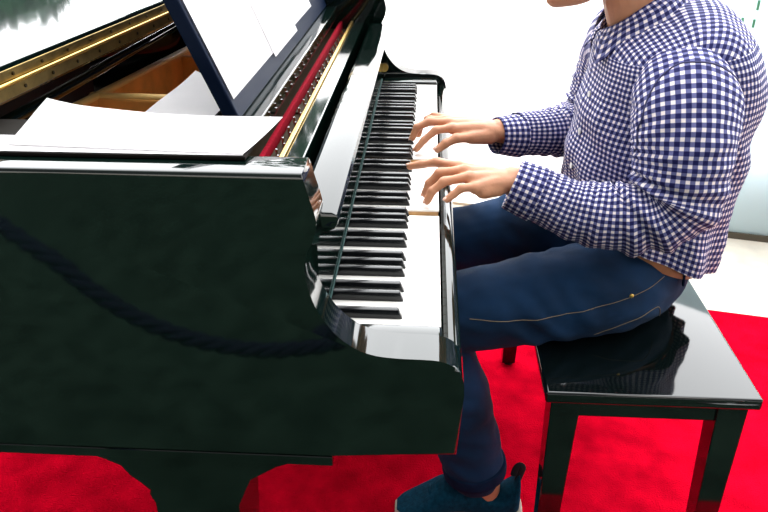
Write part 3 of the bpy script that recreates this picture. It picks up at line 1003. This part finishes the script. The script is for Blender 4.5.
# ---- shoes
def shoe(ox, oy, oz, name_lab):
    def ring(x, z0, z1, hw, n=28, open_=0):
        out = []
        for k in range(n):
            a = 2 * PI * k / n
            c, s = math.cos(a), math.sin(a)
            y = hw * math.copysign(abs(c) ** .8, c); z = (z0 + z1) / 2 + (z1 - z0) / 2 * math.copysign(abs(s) ** .8, s)
            out.append(Vector((ox + x, oy + y, oz + z)))
        return out
    bm = new()
    K = [(.098, .030, .060, .008), (.094, .022, .116, .026), (.082, .020, .100, .034), (.060, .020, .078, .037), (.035, .020, .078, .038), (.010, .020, .098, .038), (-.015, .020, .108, .037), (-.04, .020, .104, .038),
         (-.075, .018, .084, .042), (-.105, .016, .056, .044), (-.130, .016, .036, .041), (-.152, .016, .025, .031), (-.166, .015, .020, .016)]
    bandloft(bm, [ring(*k) for k in resample(K, 34)])
    bmesh.ops.holes_fill(bm, edges=bm.edges[:])
    for v in bm.verts: v.co += v.normal * 0
    sh = finish('shoe', bm, M['shoe'], person, smooth=True)
    bm = new()
    K = [(.104, .0, .030, .010), (.100, .0, .036, .030), (.07, .0, .030, .039), (.0, .0, .024, .041), (-.08, .0, .020, .046), (-.13, .0, .018, .043), (-.155, .001, .017, .033), (-.170, .003, .016, .016)]
    bandloft(bm, [ring(*k) for k in resample(K, 26)])
    bmesh.ops.holes_fill(bm, edges=bm.edges[:])
    finish('sole', bm, M['sole'], sh, smooth=True)
    bm = new()
    c0 = Vector((ox, oy, oz))
    tube(bm, [c0 + Vector(p) for p in ((.088, 0, .095), (.094, 0, .120), (.097, 0, .136), (.091, 0, .144), (.084, 0, .134), (.081, 0, .116))], .0045, 8, 4, flat=(1.7, .45), up=(0, 1, 0))
    finish('heel_tab', bm, M['shoe_dark'], sh, smooth=True)
    bm = new()
    for i in range(4):
        x = -.040 - i * .017
        zt = .1035 - i * .0115
        tube(bm, [c0 + Vector((x, -.026, zt - .014)), c0 + Vector((x - .006, 0, zt + .0005)), c0 + Vector((x, .026, zt - .014))], .0028, 8, 4)
    finish('laces', bm, M['shoe'], sh, smooth=True)
shoe(.098, .381, .008, '')
shoe(-.095, .775, .008, '')

# ================================================================ ROPE in front of the piano (seen in its polish)
rp = [(-1.27, .965), (-1.0, .92), (-.719, .742), (-.634, .667), (-.543, .604), (-.444, .562), (-.341, .541), (-.25, .543), (-.17, .562), (-.05, .62), (.10, .70), (.30, .79), (.60, .90), (.92, .965)]
bm = new()
C_ = crom([(x, -.45, z) for x, z in rp], 10)
for ph in (0, 2 * PI / 3, 4 * PI / 3):
    L = 0; pts = []
    for i, p in enumerate(C_):
        if i: L += (p - C_[i - 1]).length
        a = L * 60 + ph
        t = (C_[min(i + 1, len(C_) - 1)] - C_[max(i - 1, 0)]).normalized()
        u = Vector((-t.z, 0, t.x))
        pts.append(p + Vector((0, 1, 0)) * .008 * math.cos(a) + u * .008 * math.sin(a))
    tube(bm, pts, .0085, 8)
tag(finish('barrier_rope', bm, M['rope'], origin=(0, -.45, .53), smooth=True), 'twisted navy barrier rope hanging in front of the piano, mirrored in its side', 'rope')
for x, lb in ((-1.325, 'chrome barrier post at the tail end of the piano'), (.975, 'chrome barrier post beside the bench')):
    st = empty('barrier_post', (x, -.45, .008), lb, 'post')
    bm = new(); tube(bm, [(x, -.45, .008), (x, -.45, .03)], [.15, .13], 32, cap=False)
    finish('base', bm, M['chrome'], st, smooth=.5)
    bm = new(); tube(bm, [(x, -.45, .03), (x, -.45, .96)], .022, 20, cap=False)
    ellipsoid(bm, (x, -.45, .985), (.036, .036, .036))
    finish('post', bm, M['chrome'], st, smooth=.8)

# ================================================================ outside: block added to darken the blue panel's foot, trees beyond
bm = new(); wallbox(bm, .95, 3.3, .10, .40, -.06, .30, .01)
tag(finish('shade_block', bm, M['stone'], origin=W0 + WD * 2 + WN * .2), 'unseen grey block added behind the blue panel to shade its foot', 'shade_block')
def tree(x, y, h, r, label, leaves=1500):
    t = empty('tree', (x, y, -.07), label, 'tree', 'trees beyond the screen')
    bm = new(); tube(bm, [(x, y, -.07), (x + .05, y, h * .35), (x, y + .05, h * .7)], [.12, .09, .05], 10, 4)
    finish('trunk', bm, M['bark'], t, smooth=True)
    bm = new()
    for i in range(leaves):
        u = Vector((random.gauss(0, 1), random.gauss(0, 1), random.gauss(0, 1))).normalized() * (random.random() ** .4)
        c = Vector((x + u.x * r, y + u.y * r, h * .60 + u.z * h * .40))
        s = .10 + random.random() * .09
        a = Vector((random.gauss(0, 1), random.gauss(0, 1), random.gauss(0, 1))).normalized(); b = a.orthogonal().normalized()
        add_faces(bm, [c - a * s, c + b * s * .5, c + a * s, c - b * s * .5], [(0, 1, 2, 3)])
    finish('foliage', bm, M['leaf'], t)
for x, y, h, r in ((-5.3, 8.8, 2.70, 1.15), (-7.7, 8.6, 2.9, 1.2), (-10.2, 7.6, 3.1, 1.2)):
    tree(x, y, h, r, 'low green tree standing beyond the frosted screen')
tree(-1.5, 7.6, 4.7, .8, 'tall slender tree with sparse leaves beyond the frosted screen', 420)
